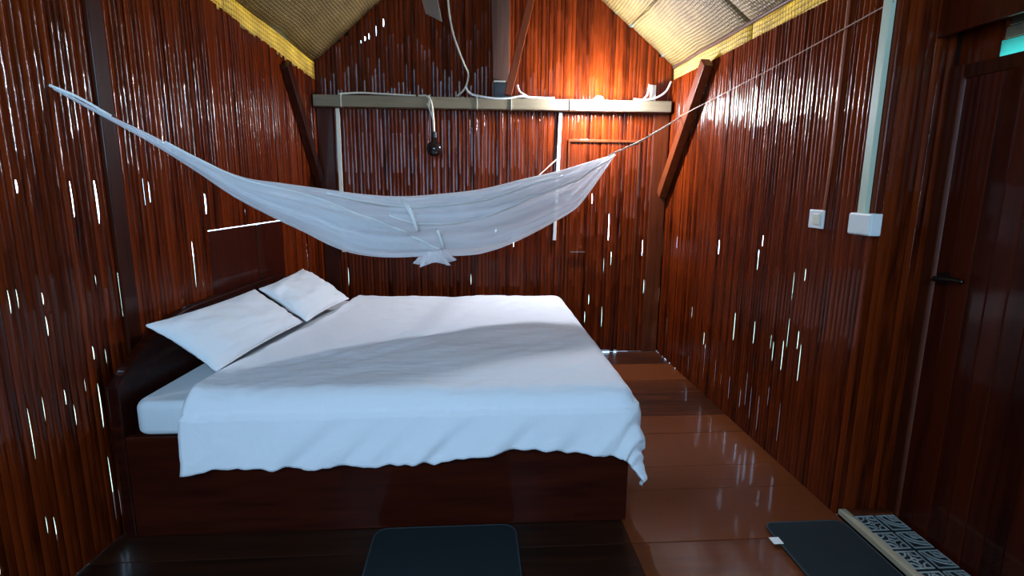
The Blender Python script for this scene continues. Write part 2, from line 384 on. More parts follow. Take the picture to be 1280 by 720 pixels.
SR = [(4.416, 0.79, 1.07), (4.105, 0.91, 1.04), (3.714, 0.82, 1.04), (3.615, 0.94, 1.04), (3.396, 0.96, 1.07), (3.069, 0.82, 1.08), (2.87, 1.07, 1.15), (2.881, 0.93, 1.07), (3.321, 0.57, 0.76), (3.099, 0.46, 0.67), (4.388, 0.42, 0.58), (4.278, 0.43, 0.64), (4.186, 0.55, 0.72), (4.364, 0.08, 0.31), (4.226, 0.1, 0.39), (3.982, 0.21, 0.34), (3.738, 0.45, 0.56), (3.505, 0.32, 0.43), (2.869, 0.51, 0.68), (2.683, 0.54, 0.65), (2.553, 0.58, 0.79), (2.447, 0.61, 0.73), (2.542, 0.82, 1.02), (2.444, 0.95, 1.03), (3.744, 0.04, 0.2), (3.486, 0.06, 0.39), (3.292, 0.07, 0.34), (3.109, 0.08, 0.28), (3.2, 0.12, 0.25), (2.9, 0.13, 0.38), (2.841, 0.07, 0.31), (2.735, 0.04, 0.3), (2.666, 0.23, 0.37), (2.534, 0.06, 0.34), (2.431, 0.44, 0.69), (2.564, 0.45, 0.66), (2.672, 0.48, 0.62), (2.942, 0.1, 0.24)]

# ------------------------------------------------------------------ ground outside, floor
g = MB().box(-14, 14, -12, 16, -0.75, -0.7).build('ground', m_ground); tag(g, kind='structure')
fl = MB().hexa([(-2.0, YF, -0.12), (2.2, YF, -0.12), (2.2, D+0.15, -0.12), (-1.5, D+0.15, -0.12),
                (-2.0, YF, -0.03), (2.2, YF, -0.03), (2.2, D+0.15, -0.03), (-1.5, D+0.15, -0.03)]).build('floor', m_backing)
tag(fl, kind='structure')
seams = [YF, -0.62, -0.25, 0.12, 0.48, 0.80, 1.15, 1.52, 1.905, 2.28, 2.49, 2.86, 3.10, 3.48, 3.72, 4.08, D]
for i in range(len(seams)-1):
    y0, y1 = seams[i]+0.0012, seams[i+1]-0.0012
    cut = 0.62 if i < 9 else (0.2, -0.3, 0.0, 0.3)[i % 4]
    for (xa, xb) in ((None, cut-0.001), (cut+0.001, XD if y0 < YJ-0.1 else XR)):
        l0 = XL(y0) if xa is None else xa; l1 = XL(y1) if xa is None else xa
        dz = random.uniform(-0.0015, 0)
        if xb > XR: xb = XR+0.005
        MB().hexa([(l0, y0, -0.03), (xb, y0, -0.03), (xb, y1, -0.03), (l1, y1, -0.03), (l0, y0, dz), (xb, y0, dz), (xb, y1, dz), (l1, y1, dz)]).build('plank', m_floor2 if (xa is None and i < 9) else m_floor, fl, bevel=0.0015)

# ------------------------------------------------------------------ back wall with gable
def gable(x):
    a = CL(D); b = CR(D)
    return a.z + (RZ-a.z)*(x-a.x)/(RX-a.x) if x < RX else b.z + (RZ-b.z)*(x-b.x)/(RX-b.x)
wb = empty('wall_back', (0, 0, 0)); tag(wb, kind='structure')
LB = XR - XL(D)
def spans_back(s):
    x = XR - s; top = gable(x)+0.01
    lo = 0.0
    if 0.76 < x < 1.33: lo = 0.014                     # the gap under the back door
    if x < -1.155 or x > 1.535: return [(lo, top)]
    return [(lo, 2.0), (2.0, top)]
strip_wall(wb, (XR, D), PI, LB, spans_back, [(XR-x, a, b) for (x, a, b) in SB], 0.0048, 0.009)
# ------------------------------------------------------------------ left wall
wl = empty('wall_left', (0, 0, 0)); tag(wl, kind='structure')
Y0L = 1.25
LLEN = (D-Y0L)/math.cos(LK)
SH = (2.88, 3.70, 0.60, 1.155)                         # shutter opening: y0,y1,z0,z1
def spans_left(s):
    y = D - s*math.cos(LK); t = ZL(y)+0.012
    if SH[0] < y < SH[1]: return [(0, SH[2]), (SH[3]+0.0015, t)]
    return [(0, t)]
strip_wall(wl, (XL(D), D), -PI/2-LK, LLEN, spans_left, [((D-y)/math.cos(LK), a, b) for (y, a, b) in SL], 0.0040, 0.0090)
MB().hexa([(XL(YF)-0.03, YF, 0), (XL(YF), YF, 0), (XL(Y0L), Y0L, 0), (XL(Y0L)-0.03, Y0L, 0),
           (XL(YF)-0.03, YF, ZL(YF)), (XL(YF), YF, ZL(YF)), (XL(Y0L), Y0L, ZL(Y0L)), (XL(Y0L)-0.03, Y0L, ZL(Y0L))]).build('wall_sheet', m_bamboo, wl)
def lwall(y, off, z): return Vector((XL(y)+off, y, z))
MB().bar(lwall(2.27, 0.006, 0), lwall(2.27, 0.006, ZL(2.27)), 0.085, 0.014, (1, 0, 0)).build('wall_post', m_post, wl, bevel=0.003)
# closed shutter in the left wall
w1 = empty('window_1', lwall(3.29, 0, SH[2])); tag(w1, kind='structure')
def lpart(name, y0, y1, z0, z1, d0, d1, m, par, bevel=0.002):
    o = MB().hexa([lwall(y0, d0, z0)-w1.location, lwall(y1, d0, z0)-w1.location, lwall(y1, d1, z0)-w1.location, lwall(y0, d1, z0)-w1.location,
                   lwall(y0, d0, z1)-w1.location, lwall(y1, d0, z1)-w1.location, lwall(y1, d1, z1)-w1.location, lwall(y0, d1, z1)-w1.location]).build(name, m, par, bevel=bevel)
    return o
lpart('shutter_leaf', 2.865, 3.355, SH[2]-0.01, SH[3]-0.003, -0.02, 0.002, m_door, w1)
lpart('shutter_leaf', 3.395, 3.715, SH[2]-0.01, SH[3]-0.003, -0.02, 0.002, m_door, w1)
lpart('shutter_stile', 3.350, 3.400, SH[2]-0.01, SH[3]-0.006, -0.015, 0.008, m_post, w1)
# ------------------------------------------------------------------ right wall, recess and door
wr = empty('wall_right', (0, 0, 0)); tag(wr, kind='structure')
strip_wall(wr, (XR, YJ), PI/2, D-YJ, lambda s: [(0.006 if s > 1.75 else -0.004, ZRT+0.01)], [(y-YJ, a, b) for (y, a, b) in SR], 0.0046, 0.018)
strip_wall(wr, (XD, YJ), PI, XD-XR, lambda s: [(0.0, 2.36)], (), 0.0038)
MB().box(XD+0.004, XD+0.03, YF, 1.10, 0, 2.36).build('wall_sheet', m_bamboo, wr)
MB().box(XR+0.02, XD+0.04, YJ+0.004, YJ+0.02, 0, 2.36).build('jamb_backing', m_backing, wr)
MB().box(1.715, 1.735, 1.00, YJ-0.007, 1.945, 2.42).build('lintel_board', m_door, wr, bevel=0.003)
MB().box(XD+0.024, XD+0.04, 1.885, YJ+0.003, 1.80, 2.36).build('wall_sheet', m_bamboo, wr)
MB().box(XR, XD+0.2, YF, YJ+0.1, 2.36, 2.40).build('recess_top', m_backing, wr)
MB().box(XD-0.012, XD+0.03, 1.992, YJ-0.008, 0.0, 1.845).build('door_jamb', m_post, wr, bevel=0.003)
d1 = empty('door_1', (XD, 1.98, 0.004)); tag(d1, kind='structure')
bw = 0.0745
for k in range(11):
    y1 = 1.985 - k*bw
    o = MB().box(0, 0.022, -bw+0.0012, -0.0012, 0.0, 1.838).build('door_board', m_door, d1, bevel=0.003)
    o.location = (random.uniform(-0.002, 0.002), y1-1.98, 0)
MB().box(-0.008, 0.0, -0.81, 0.0, 1.79, 1.838).build('door_rail', m_post, d1, bevel=0.002)
hd = MB().lathe([(0.026, -0.012), (0.026, -0.002), (0.02, 0.0)], 18, (-0.002, -0.045, 1.056), 'x').build('handle_plate', m_darkmetal, d1, smooth=False)
MB().tube(spline([(-0.01, -0.045, 1.056), (-0.045, -0.046, 1.056), (-0.052, -0.07, 1.059), (-0.050, -0.12, 1.066), (-0.044, -0.165, 1.063)], 6), [0.011]*13+[0.010]*6+[0.008]*6, 10).build('handle_lever', m_darkmetal, hd, smooth=True)
w2 = empty('window_2', (XD, 1.5, 1.845)); tag(w2, kind='structure')
MB().box(0.02, 0.024, -0.45, 0.385, -0.03, 0.055).build('pane', m_pane, w2)
for k in range(5):
    MB().box(0.03+k*0.012, 0.036+k*0.012, -0.45, 0.40, 0.062+k*0.045, 0.098+k*0.045).build('slat', m_thatch, w2)
MB().box(0.10, 0.11, -0.6, 0.56, 0.05, 0.55).build('vent_back', m_backing, w2)
# ------------------------------------------------------------------ front wall behind the viewpoint, with its wide window opening
wf = empty('wall_front', (0, YF, 0)); tag(wf, kind='structure')
fx0, fx1 = XL(YF)-0.05, XD+0.05; ox0, ox1, oz0, oz1 = -1.35, 0.65, 1.5, 2.6
for k, (a, b, c, e) in enumerate(((fx0, fx1, 0, oz0), (fx0, ox0, oz0, oz1), (ox1, fx1, oz0, oz1), (fx0, fx1, oz1, 2.80))):
    MB().box(a, b, -0.04, 0, c, e).build('wall_sheet', m_bamboo, wf)
MB().hexa([(fx0, -0.04, 2.8), (fx1, -0.04, 2.8), (fx1, 0, 2.8), (fx0, 0, 2.8), (RX-0.1, -0.04, 3.5), (RX+0.1, -0.04, 3.5), (RX+0.1, 0, 3.5), (RX-0.1, 0, 3.5)]).build('gable_sheet', m_bamboo, wf)

# ------------------------------------------------------------------ ceiling of woven mats
ce = empty('ceiling', (RX, 1.7, RZ)); tag(ce, kind='structure')
def mat_panel(name, f00, f10, f11, f01, m, nu=10, nv=14, th=0.006, sag=0.012, parent=ce, off=(0, 0, 0), seed=0):
    """bilinear sheet; uv in metres"""
    P = [Vector(q) for q in (f00, f10, f11, f01)]
    nrm = (P[1]-P[0]).cross(P[3]-P[0]).normalized()
    if nrm.z > 0: nrm = -nrm
    lu = (P[1]-P[0]).length; lv = (P[3]-P[0]).length
    v = []; f = []; uvs = []
    for side in (0, 1):
        for j in range(nv+1):
            for i in range(nu+1):
                a, b = i/nu, j/nv
                q = P[0]*(1-a)*(1-b)+P[1]*a*(1-b)+P[2]*a*b+P[3]*(1-a)*b
                q = q + nrm*(sag*nz(q.x*2.2+seed, q.y*2.2, q.z*2.2) - side*th)
                v.append(tuple(q-Vector(parent.location))); uvs.append((a*lu, b*lv))
    W = nu+1; H_ = (nu+1)*(nv+1)
    for j in range(nv):
        for i in range(nu):
            q = (j*W+i, j*W+i+1, (j+1)*W+i+1, (j+1)*W+i)
            f.append(q); f.append(tuple(H_+k for k in q[::-1]))
    for i in range(nu):
        f.append((i+1, i, H_+i, H_+i+1)); t = nv*W; f.append((t+i, t+i+1, H_+t+i+1, H_+t+i))
    for j in range(nv):
        f.append((j*W, (j+1)*W, H_+(j+1)*W, H_+j*W)); t = nu; f.append(((j+1)*W+t, j*W+t, H_+j*W+t, H_+(j+1)*W+t))
    me = bpy.data.meshes.new(name); me.from_pydata(v, [], f)
    ul = me.uv_layers.new(name='UVMap')
    for lp in me.loops: ul.data[lp.index].uv = uvs[lp.vertex_index]
    me.polygons.foreach_set('use_smooth', [True]*len(me.polygons)); me.update()
    return link(name, me, parent, m)
ridge = lambda y: Vector((RX, y, RZ))
def lerp(a, b, t): return a+(b-a)*t
ys = [YF, 0.6, 1.95, 3.2, D]
tR = 0.262                                              # the lengthwise seam on the right slope
for k in range(4):
    a, b = ys[k]+(0.002 if k else 0), ys[k+1]-(0.002 if k < 3 else 0)
    for (t0, t1) in ((0, tR-0.001), (tR+0.001, 1)):
        mat_panel('mat_panel', lerp(CR(a), ridge(a), t0), lerp(CR(b), ridge(b), t0), lerp(CR(b), ridge(b), t1), lerp(CR(a), ridge(a), t1), m_weave, 12, 12, seed=k*3.1+t0*7)
    mat_panel('mat_panel', CL(a), CL(b), ridge(b), ridge(a), m_weave, 12, 16, seed=k*2.3+40)
    a -= 0.004; b += 0.004
    mat_panel('eave_mat', (1.577, a, ZRT-0.005), (1.577, b, ZRT-0.005), CR(b)+Vector((0, 0, 0.004)), CR(a)+Vector((0, 0, 0.004)), m_weave_eave, 12, 3, 0.003, 0.006, seed=k+3)
    mat_panel('eave_mat', (XL(a), a, ZL(a)-0.004), (XL(b), b, ZL(b)-0.004), CL(b)+Vector((0, 0, 0.004)), CL(a)+Vector((0, 0, 0.004)), m_weave_eave, 12, 3, 0.003, 0.006, seed=k+9)
def rel(p, o): return Vector(p)-Vector(o.location)
for C_ in (CR,):
    MB().tube([rel(C_(y)+Vector((-0.006, 0, 0.0)), ce) for y in (YF+0.02, 1, 2.5, D-0.01)], 0.011, 8).build('batten', m_kpost, ce, smooth=True)
MB().tube([rel(ridge(y)+Vector((0, 0, -0.02)), ce) for y in (YF+0.02, 1, 2.5, D-0.01)], 0.03, 8).build('ridge_pole', m_kpost, ce, smooth=True)
# thatch over the mats
th = empty('roof', (RX, 1.7, RZ+0.1)); tag(th, kind='structure')
for sgn, C_ in ((-1, CL), (1, CR)):
    p = []
    for dz in (0.05, 0.16):
        for q in (C_(YF-0.3), ridge(YF-0.3), ridge(D+0.35), C_(D+0.35)): p.append(rel(q+Vector((0, 0, dz)), th))
    MB().hexa(p).build('thatch_slope', m_thatch, th)

# ------------------------------------------------------------------ posts and trims in the corners, plus added daylight seals
t1 = MB().box(-1.185, -1.065, D-0.035, D-0.012, 0, 1.955).build('trim_1', m_post, bevel=0.004); tag(t1, kind='structure')
t2 = MB().box(1.43, 1.555, D-0.03, D-0.010, 0, 1.955).build('trim_2', m_brace, bevel=0.004); tag(t2, kind='structure')
t3 = MB().box(XR-0.004, XR+0.06, D-0.004, D+0.06, 0, 2.34).build('trim_3', m_post); tag(t3, kind='structure')  # added behind the right corner to seal out a line of daylight
t4 = MB().box(XL(D)-0.07, XL(D)+0.002, D-0.004, D+0.06, 0, 2.30).build('trim_4', m_post); tag(t4, kind='structure')  # same added seal against daylight, behind the left corner
# back door outlined in the back wall
d2 = empty('door_2', (1.04, D-0.012, 0)); tag(d2, kind='structure')
MB().box(-0.29, 0.29, -0.006, 0.004, 1.735, 1.755).build('door_frame', m_brace, d2, bevel=0.002)
for sx in (-0.29, 0.28): MB().box(sx, sx+0.012, -0.004, 0.004, 0.02, 1.735).build('door_frame', m_brace, d2, bevel=0.002)
bo = MB().box(-0.25, -0.13, -0.012, 0.0, 0.855, 0.862).build('bolt', m_metal, d2); 
MB().lathe([(0.012, -0.014), (0.012, 0.0)], 14, (-0.165, 0, 0.90), 'y').build('knob', m_brace, d2)

# ------------------------------------------------------------------ beam, king post, braces
bm_ = empty('wooden_beam', (0.19, 4.35, 1.96)); tag(bm_, 'long grey weathered wooden tie beam crossing the back wall', 'beam')
b0 = MB().box(-1.375, 1.345, -0.03, 0.06, 0, 0.082).build('beam_body', m_beam, bm_, bevel=0.004)
for xx in (-0.98, -0.33, 0.03, 0.29, 0.74):
    xx -= 0.19
    MB().box(xx-0.003, xx+0.003, -0.035, 0.065, -0.004, 0.088).build('cable_tie', m_cream if xx < 0.3 else m_kpost, bm_)
kp = empty('king_post', (0.2, 4.38, 2.04)); tag(kp, 'upright weathered king post in the gable above the tie beam', 'post')
MB().hexa([(-0.05, -0.02, 0.13), (0.075, -0.02, 0.13), (0.075, 0.035, 0.13), (-0.05, 0.035, 0.13), (-0.075, -0.02, 1.24), (0.075, -0.02, 1.24), (0.075, 0.035, 1.33), (-0.075, 0.035, 1.24)]).build('post_body', m_kpost, kp, bevel=0.004)
MB().box(-0.045, 0.085, -0.04, 0.035, 0.003, 0.118).build('post_shoe', m_gap, kp, bevel=0.006)
MB().box(-0.045, 0.045, -0.045, 0.03, 0.118, 0.13).build('pale_shim', m_cream, kp, bevel=0.002)
sb = MB().bar((0.262, 4.302, 2.06), (0.52, 4.302, 3.12), 0.055, 0.04, (0, 1, 0)).build('slanted_strut', m_brace, bevel=0.004)
tag(sb, 'slanted brown wooden strut leaning beside the upright king post', 'strut')
bl = MB().bar((XL(3.80)+0.035, 3.86, 2.16), (XL(4.36)+0.03, 4.365, 1.36), 0.085, 0.05, (1, 0, 0)).build('corner_brace', m_post, bevel=0.004)
tag(bl, 'dark diagonal brace between the left wall top and the corner above the pillows', 'brace')
br_ = MB().bar((XR-0.05, 3.66, 2.19), (XR-0.05, 4.385, 1.33), 0.085, 0.06, (1, 0, 0)).build('corner_brace', m_brace, bevel=0.004)
tag(br_, 'reddish diagonal brace in the corner beside the lit bulb', 'brace')

# ------------------------------------------------------------------ bed
BX0, BX1, BY0, BY1 = -1.33, 0.64, 2.06, 3.95
SKEW = 0.0788
def bxl(y, off=0): return BX0 + (y-BY0)*SKEW + off
bed = empty('bed', (-0.3, 3.0, 0)); tag(bed, 'low dark wooden platform bed with arched headboard against the left wall', 'bed')
def hx(x00, x01, y0, y1, z0, z1, xr0, xr1):
    """box with a skewed left side: left x at y0 / y1, right x at y0 / y1"""
    o = bed.location
    return [(x00-o.x, y0-o.y, z0), (xr0-o.x, y0-o.y, z0), (xr1-o.x, y1-o.y, z0), (x01-o.x, y1-o.y, z0),
            (x00-o.x, y0-o.y, z1), (xr0-o.x, y0-o.y, z1), (xr1-o.x, y1-o.y, z1), (x01-o.x, y1-o.y, z1)]
MB().hexa(hx(bxl(BY0, -0.02), bxl(BY0+0.03, -0.02), BY0, BY0+0.03, 0, 0.425, BX1, BX1)).build('side_rail', m_bed, bed, bevel=0.003)
MB().hexa(hx(bxl(BY1-0.03, -0.02), bxl(BY1, -0.02), BY1-0.03, BY1, 0, 0.425, BX1, BX1)).build('side_rail', m_bed, bed, bevel=0.003)
MB().hexa(hx(BX1-0.03, BX1-0.03, BY0+0.03, BY1-0.03, 0, 0.425, BX1, BX1)).build('foot_board', m_bed, bed, bevel=0.003)
MB().hexa(hx(bxl(BY0+0.03), bxl(BY1-0.03), BY0+0.03, BY1-0.03, 0.36, 0.423, BX1-0.03, BX1-0.03)).build('platform', m_bed, bed)
hb = MB(); prof = []
for k in range(25):
    t = k/24; y = BY0+0.0 + (BY1-BY0)*t
    e = min(t, 1-t); z = 0.63 + 0.20*(1-(1-min(1, e/0.30))**2.2)
    prof.append((y, z))
for (y, z) in prof:
    for off in (-0.065, -0.022):
        hb.v += [(bxl(y, off)-bed.location.x, y-bed.location.y, 0.0), (bxl(y, off)-bed.location.x, y-bed.location.y, z)]
for k in range(24):
    a = k*4; b = a+4
    hb.f += [(a, a+1, b+1, b), (a+2, b+2, b+3, a+3), (a+1, a+3, b+3, b+1), (a, b, b+2, a+2)]
hb.f += [(0, 2, 3, 1), (96, 97, 99, 98)]
hb.build('headboard', m_bed, bed, bevel=0.006)
# mattress: rounded slab with fitted sheet
mt = MB()
def rounded_slab(mb, corners, z0, z1, r, nseg=6):
    """corners: 4 xy points; rounded vertical and horizontal edges"""
    cs = [Vector((*c, 0)) for c in corners]; loop = []
    for i in range(4):
        p, a, b = cs[i], cs[i-1], cs[(i+1) % 4]
        da = (a-p).normalized(); db = (b-p).normalized(); c = p + (da+db)*r
        for k in range(nseg+1):
            t = k/nseg*PI/2; loop.append((c - db*r*math.cos(t) - da*r*math.sin(t), p))
    n = len(loop); cen = sum(cs, Vector())/4
    rings = []
    for k in range(nseg+1):
        t = k/nseg*PI/2; rings.append((r*(1-math.sin(t))*0.7, z0 + r*0.7*(1-math.cos(t)) if False else z0 + r*0.5*(1-math.cos(t))))
    rings = [(r*0.5*(1-math.sin(k/nseg*PI/2)), z0 + r*0.5*(1-math.cos(k/nseg*PI/2))) for k in range(nseg+1)]
    rings += [(r*0.7*(1-math.cos(k/nseg*PI/2)), z1 - r*0.7*(1-math.sin(k/nseg*PI/2))) for k in range(nseg+1)]
    base = len(mb.v)
    for (ins, z) in rings:
        for (q, p) in loop:
            d = (cen-q); d.z = 0; mb.v.append(tuple(q + d.normalized()*ins + Vector((0, 0, z))))
    for i in range(len(rings)-1):
        for k in range(n): mb.f.append((base+i*n+k, base+i*n+(k+1) % n, base+(i+1)*n+(k+1) % n, base+(i+1)*n+k))
    mb.f.append(tuple(base+k for k in range(n-1, -1, -1))); mb.f.append(tuple(base+(len(rings)-1)*n+k for k in range(n)))
o = bed.location
rounded_slab(mt, [(bxl(BY0, 0.012), BY0+0.005), (BX1-0.02, BY0+0.005), (BX1-0.02, BY1-0.01), (bxl(BY1, 0.012), BY1-0.01)], 0.428, 0.565, 0.05)
mto = mt.build('mattress', m_sheet, smooth=True); tag(mto, 'white sheeted mattress on the dark platform, bare beside the pillows', 'mattress')
# duvet
TOPZ = 0.605
hem = [(-1.15, 0.30), (-1.0, 0.285), (-0.8, 0.282), (-0.5, 0.285), (-0.2, 0.278), (0.0, 0.262), (0.18, 0.240), (0.34, 0.245), (0.5, 0.262), (0.64, 0.285), (1.0, 0.285)]
def duvet_left(b): return interp([(1.7, -1.115), (2.06, -1.105), (2.33, -1.095), (2.7, -1.02), (3.1, -0.93), (3.5, -0.875), (3.95, -0.83)], b)
NU, NV = 150, 130; RAD = 0.085
def duvet_pt(u, v):
    bmin0 = BY0 - 0.0; 
    # cloth coordinates (a along the bed, b across)
    aR = BX1 + 0.28
    vf = v; 
    a_guess = -1.1 + u*(aR+1.1)
    fl_ = smoothi(hem, a_guess)*(1+0.05*nz(a_guess*9, 3.3)) + 0.01*nz(a_guess*23, 7)
    b0 = BY0 - fl_; b1 = BY1 + 0.10
    b = b0 + vf*(b1-b0)
    al = duvet_left(max(b, 1.8)) + 0.012*nz(b*7, 1.7)
    a = al + u*(aR-al)
    qa = min(a, BX1-RAD+0.02); qb = min(max(b, BY0+RAD-0.035), BY1-RAD)
    da, db = a-qa, b-qb; d = math.hypot(da, db)
    z = TOPZ
    top = 0.012*nz(a*3.1, b*3.1) + 0.005*nz(a*9+b*4, b*9-a*6) + 0.006*nz((a-b)*16, (a+b)*2.5)*max(0, nz(a*1.7+5, b*1.7)+0.25)*2.0
    # a soft ridge along the pillow side edge
    top += 0.010*math.exp(-((a-al)/0.035)**2) - 0.028*math.exp(-((a-al)/0.010)**2)
    # gentle diagonal folds beside the pillows
    top += 0.006*max(0, math.sin((a*0.9+b*0.35)*46))*math.exp(-((a-al-0.10)/0.14)**2)*(1 if b < 2.9 else 0.4)
    if d < 1e-6: return Vector((a, b, z+top))
    nx, ny = da/d, db/d
    if d < RAD*PI/2:
        th_ = d/RAD
        return Vector((qa+nx*RAD*math.sin(th_), qb+ny*RAD*math.sin(th_), z-RAD*(1-math.cos(th_))+top*math.cos(th_)))
    h = d-RAD*PI/2; per = a - b*1.0
    wav = (0.5*nz(per*5.5, 2.2)+0.34*nz(per*14, 9.1)+0.22*math.sin(per*31+3*nz(per*3, 0.4)))
    corner = min(abs(nx), abs(ny))*1.4
    wv = wav*(0.034+0.05*corner)*min(1, h/0.16)
    pk = 0.010*math.sin(per*75+4*nz(per*6, 5.5))*max(0, nz(per*2.3, 8.8)+0.25)*min(1, h/0.2)**2
    out = RAD + 0.10*h + 0.25*h*h + max(wv, -0.02) + 0.02 + pk
    return Vector((qa+nx*out, qb+ny*out, z-RAD-h*0.985+0.012*corner))
me_v = []; me_f = []
for j in range(NV+1):
    # concentrate rows over the front fall
    v = (j/NV); v = 0.22*(v/0.4) if v < 0.4 else 0.22+0.78*(v-0.4)/0.6
    for i in range(NU+1):
        u = i/NU; u = u/0.8*0.84 if u < 0.8 else 0.84+0.16*(u-0.8)/0.2
        me_v.append(tuple(duvet_pt(u, v)))
for j in range(NV):
    for i in range(NU):
        k = j*(NU+1)+i; me_f.append((k, k+1, k+NU+2, k+NU+1))
dm = bpy.data.meshes.new('duvet'); dm.from_pydata(me_v, [], me_f); dm.polygons.foreach_set('use_smooth', [True]*len(me_f)); dm.update()
du = link('duvet', dm, None, m_duvet)
sm = du.modifiers.new('thickness', 'SOLIDIFY'); sm.thickness = 0.014; sm.offset = -1
tag(du, 'large white duvet spread over the bed and hanging down its side', 'duvet')

# pillows: built between four corner points of their mid-plane
def pillow(c00, c10, c11, c01, T, label, seed):
    P = [Vector(q) for q in (c00, c10, c11, c01)]; cen = sum(P, Vector())/4
    nrm = (P[1]-P[0]).cross(P[3]-P[0]).normalized()
    if nrm.z < 0: nrm = -nrm
    root = empty('pillow', cen); tag(root, label, 'pillow', None)
    n = 30
    def mid(u, v, ed=1.0):
        # u,v in -1..1; sides curve inwards a little, corners stay pointed
        uu_ = u*(1-0.07*(1-v*v)*abs(u)**3); vv_ = v*(1-0.05*(1-u*u)*abs(v)**3)
        a, b = (uu_+1)/2, (vv_+1)/2
        return P[0]*(1-a)*(1-b)+P[1]*a*(1-b)+P[2]*a*b+P[3]*(1-a)*b
    mb = MB(); idx = {}
    for side in (1, -1):
        for j in range(n+1):
            for i in range(n+1):
                u, v = -1+2*i/n, -1+2*j/n
                # denser at the rim
                u = math.sin(u*PI/2); v = math.sin(v*PI/2)
                e = max(0.0, (1-u*u)*(1-v*v)); h = T*(e**0.42)
                rim = i in (0, n) or j in (0, n)
                wr_ = 0.018*nz(u*2.3+seed, v*2.3, side)*min(1, e*6) + 0.011*nz(u*6+seed, v*4.5, side*2)*min(1, e*5)
                wr_ += 0.030*nz(u*9+seed, v*3, 4)*max(0, (abs(v)-0.55))*min(1, e*10)
                q = mid(u, v) + nrm*((h*side if side > 0 else -h*0.8) + wr_*(1 if side > 0 else .5)) - cen
                if rim and side < 0: idx[(side, i, j)] = idx[(1, i, j)]; continue
                idx[(side, i, j)] = len(mb.v); mb.v.append(tuple(q))
    for side in (1, -1):
        for j in range(n):
            for i in range(n):
                q = [idx[(side, i, j)], idx[(side, i+1, j)], idx[(side, i+1, j+1)], idx[(side, i, j+1)]]
                mb.f.append(tuple(q if side > 0 else q[::-1]))
    mb.build('cover', m_pillow, root, smooth=True)
    edge = [(-1, -1+2*k/14) for k in range(14)] + [(-1+2*k/14, 1) for k in range(14)] + [(1, 1-2*k/14) for k in range(14)] + [(1-2*k/14, -1) for k in range(15)]
    MB().tube([mid(u, v)+nrm*0.004*nz(u*5+seed, v*5)-cen for (u, v) in edge], 0.005, 6).build('piping', m_pillow, root, smooth=True)
    return root
pillow((-1.30, 2.20, 0.835), (-1.085, 2.27, 0.618), (-0.96, 3.04, 0.632), (-1.205, 3.04, 0.815), 0.060, 'white pillow propped on the headboard beside the open side of the bed', 3)
pillow((-1.19, 3.07, 0.815), (-0.935, 3.03, 0.640), (-0.845, 3.66, 0.635), (-1.15, 3.72, 0.825), 0.060, 'rumpled white pillow by the back wall, partly behind the other pillow', 8)

# ------------------------------------------------------------------ mosquito net strung across the room
NA = Vector((-1.415, 2.04, 0)); NB = Vector((1.0, 3.85, 0)); ND = (NB-NA); NL = ND.length; NN = Vector((ND.y, -ND.x, 0)).normalized()
net_top = [(-0.0, 1.712), (0.039, 1.644), (0.084, 1.577), (0.133, 1.495), (0.189, 1.421), (0.242, 1.396), (0.3, 1.372), (0.364, 1.346), (0.435, 1.333), (0.514, 1.344), (0.603, 1.369), (0.702, 1.426), (0.814, 1.489), (0.914, 1.559), (0.99, 1.61)]
net_bot = [(-0.0, 1.702), (0.038, 1.631), (0.083, 1.548), (0.132, 1.443), (0.177, 1.339), (0.227, 1.249), (0.272, 1.176), (0.307, 1.115), (0.346, 1.065), (0.401, 1.032), (0.455, 1.023), (0.50, 1.018), (0.547, 1.008), (0.602, 1.011), (0.683, 1.06), (0.793, 1.168), (0.849, 1.235), (0.891, 1.338), (0.942, 1.477), (0.99, 1.603)]
nroot = empty('mosquito_net', NA+ND*0.45+Vector((0, 0, 1.03))); tag(nroot, 'white mosquito net gathered into a sagging sling strung above the bed', 'mosquito net')
NR = Vector(nroot.location)
def net_pt(t, ph, sc=1.0):
    zt, zb = smoothi(net_top, t), smoothi(net_bot, t); h = max(0.006, (zt-zb)/2)*sc; c = (zt+zb)/2
    wd = 0.008 + 0.42*h
    rip = 1 + 0.26*math.sin(9*ph+4*t+1.3*nz(t*3, ph)) + 0.16*math.sin(19*ph-5*t+2*nz(t*4, 3.3)) + 0.07*math.sin(41*ph+9*t) + 0.16*nz(t*5, math.cos(ph)*2, math.sin(ph)*2)
    lat = wd*math.cos(ph)*rip; ver = h*math.sin(ph)*(1+0.02*math.sin(11*ph+6*t))
    # heavier cloth low in the sling
    lat *= 1.0 + 0.35*(-math.sin(ph))
    p = NA + ND*t + NN*lat; p.z = c+ver
    return p
mb = MB(); NT, NP = 130, 72
for i in range(NT+1):
    for k in range(NP): mb.v.append(tuple(net_pt(0.99*i/NT, 2*PI*k/NP)-NR))
for i in range(NT):
    for k in range(NP): mb.f.append((i*NP+k, i*NP+(k+1) % NP, (i+1)*NP+(k+1) % NP, (i+1)*NP+k))
mb.build('net_fabric', m_net, nroot, smooth=True)
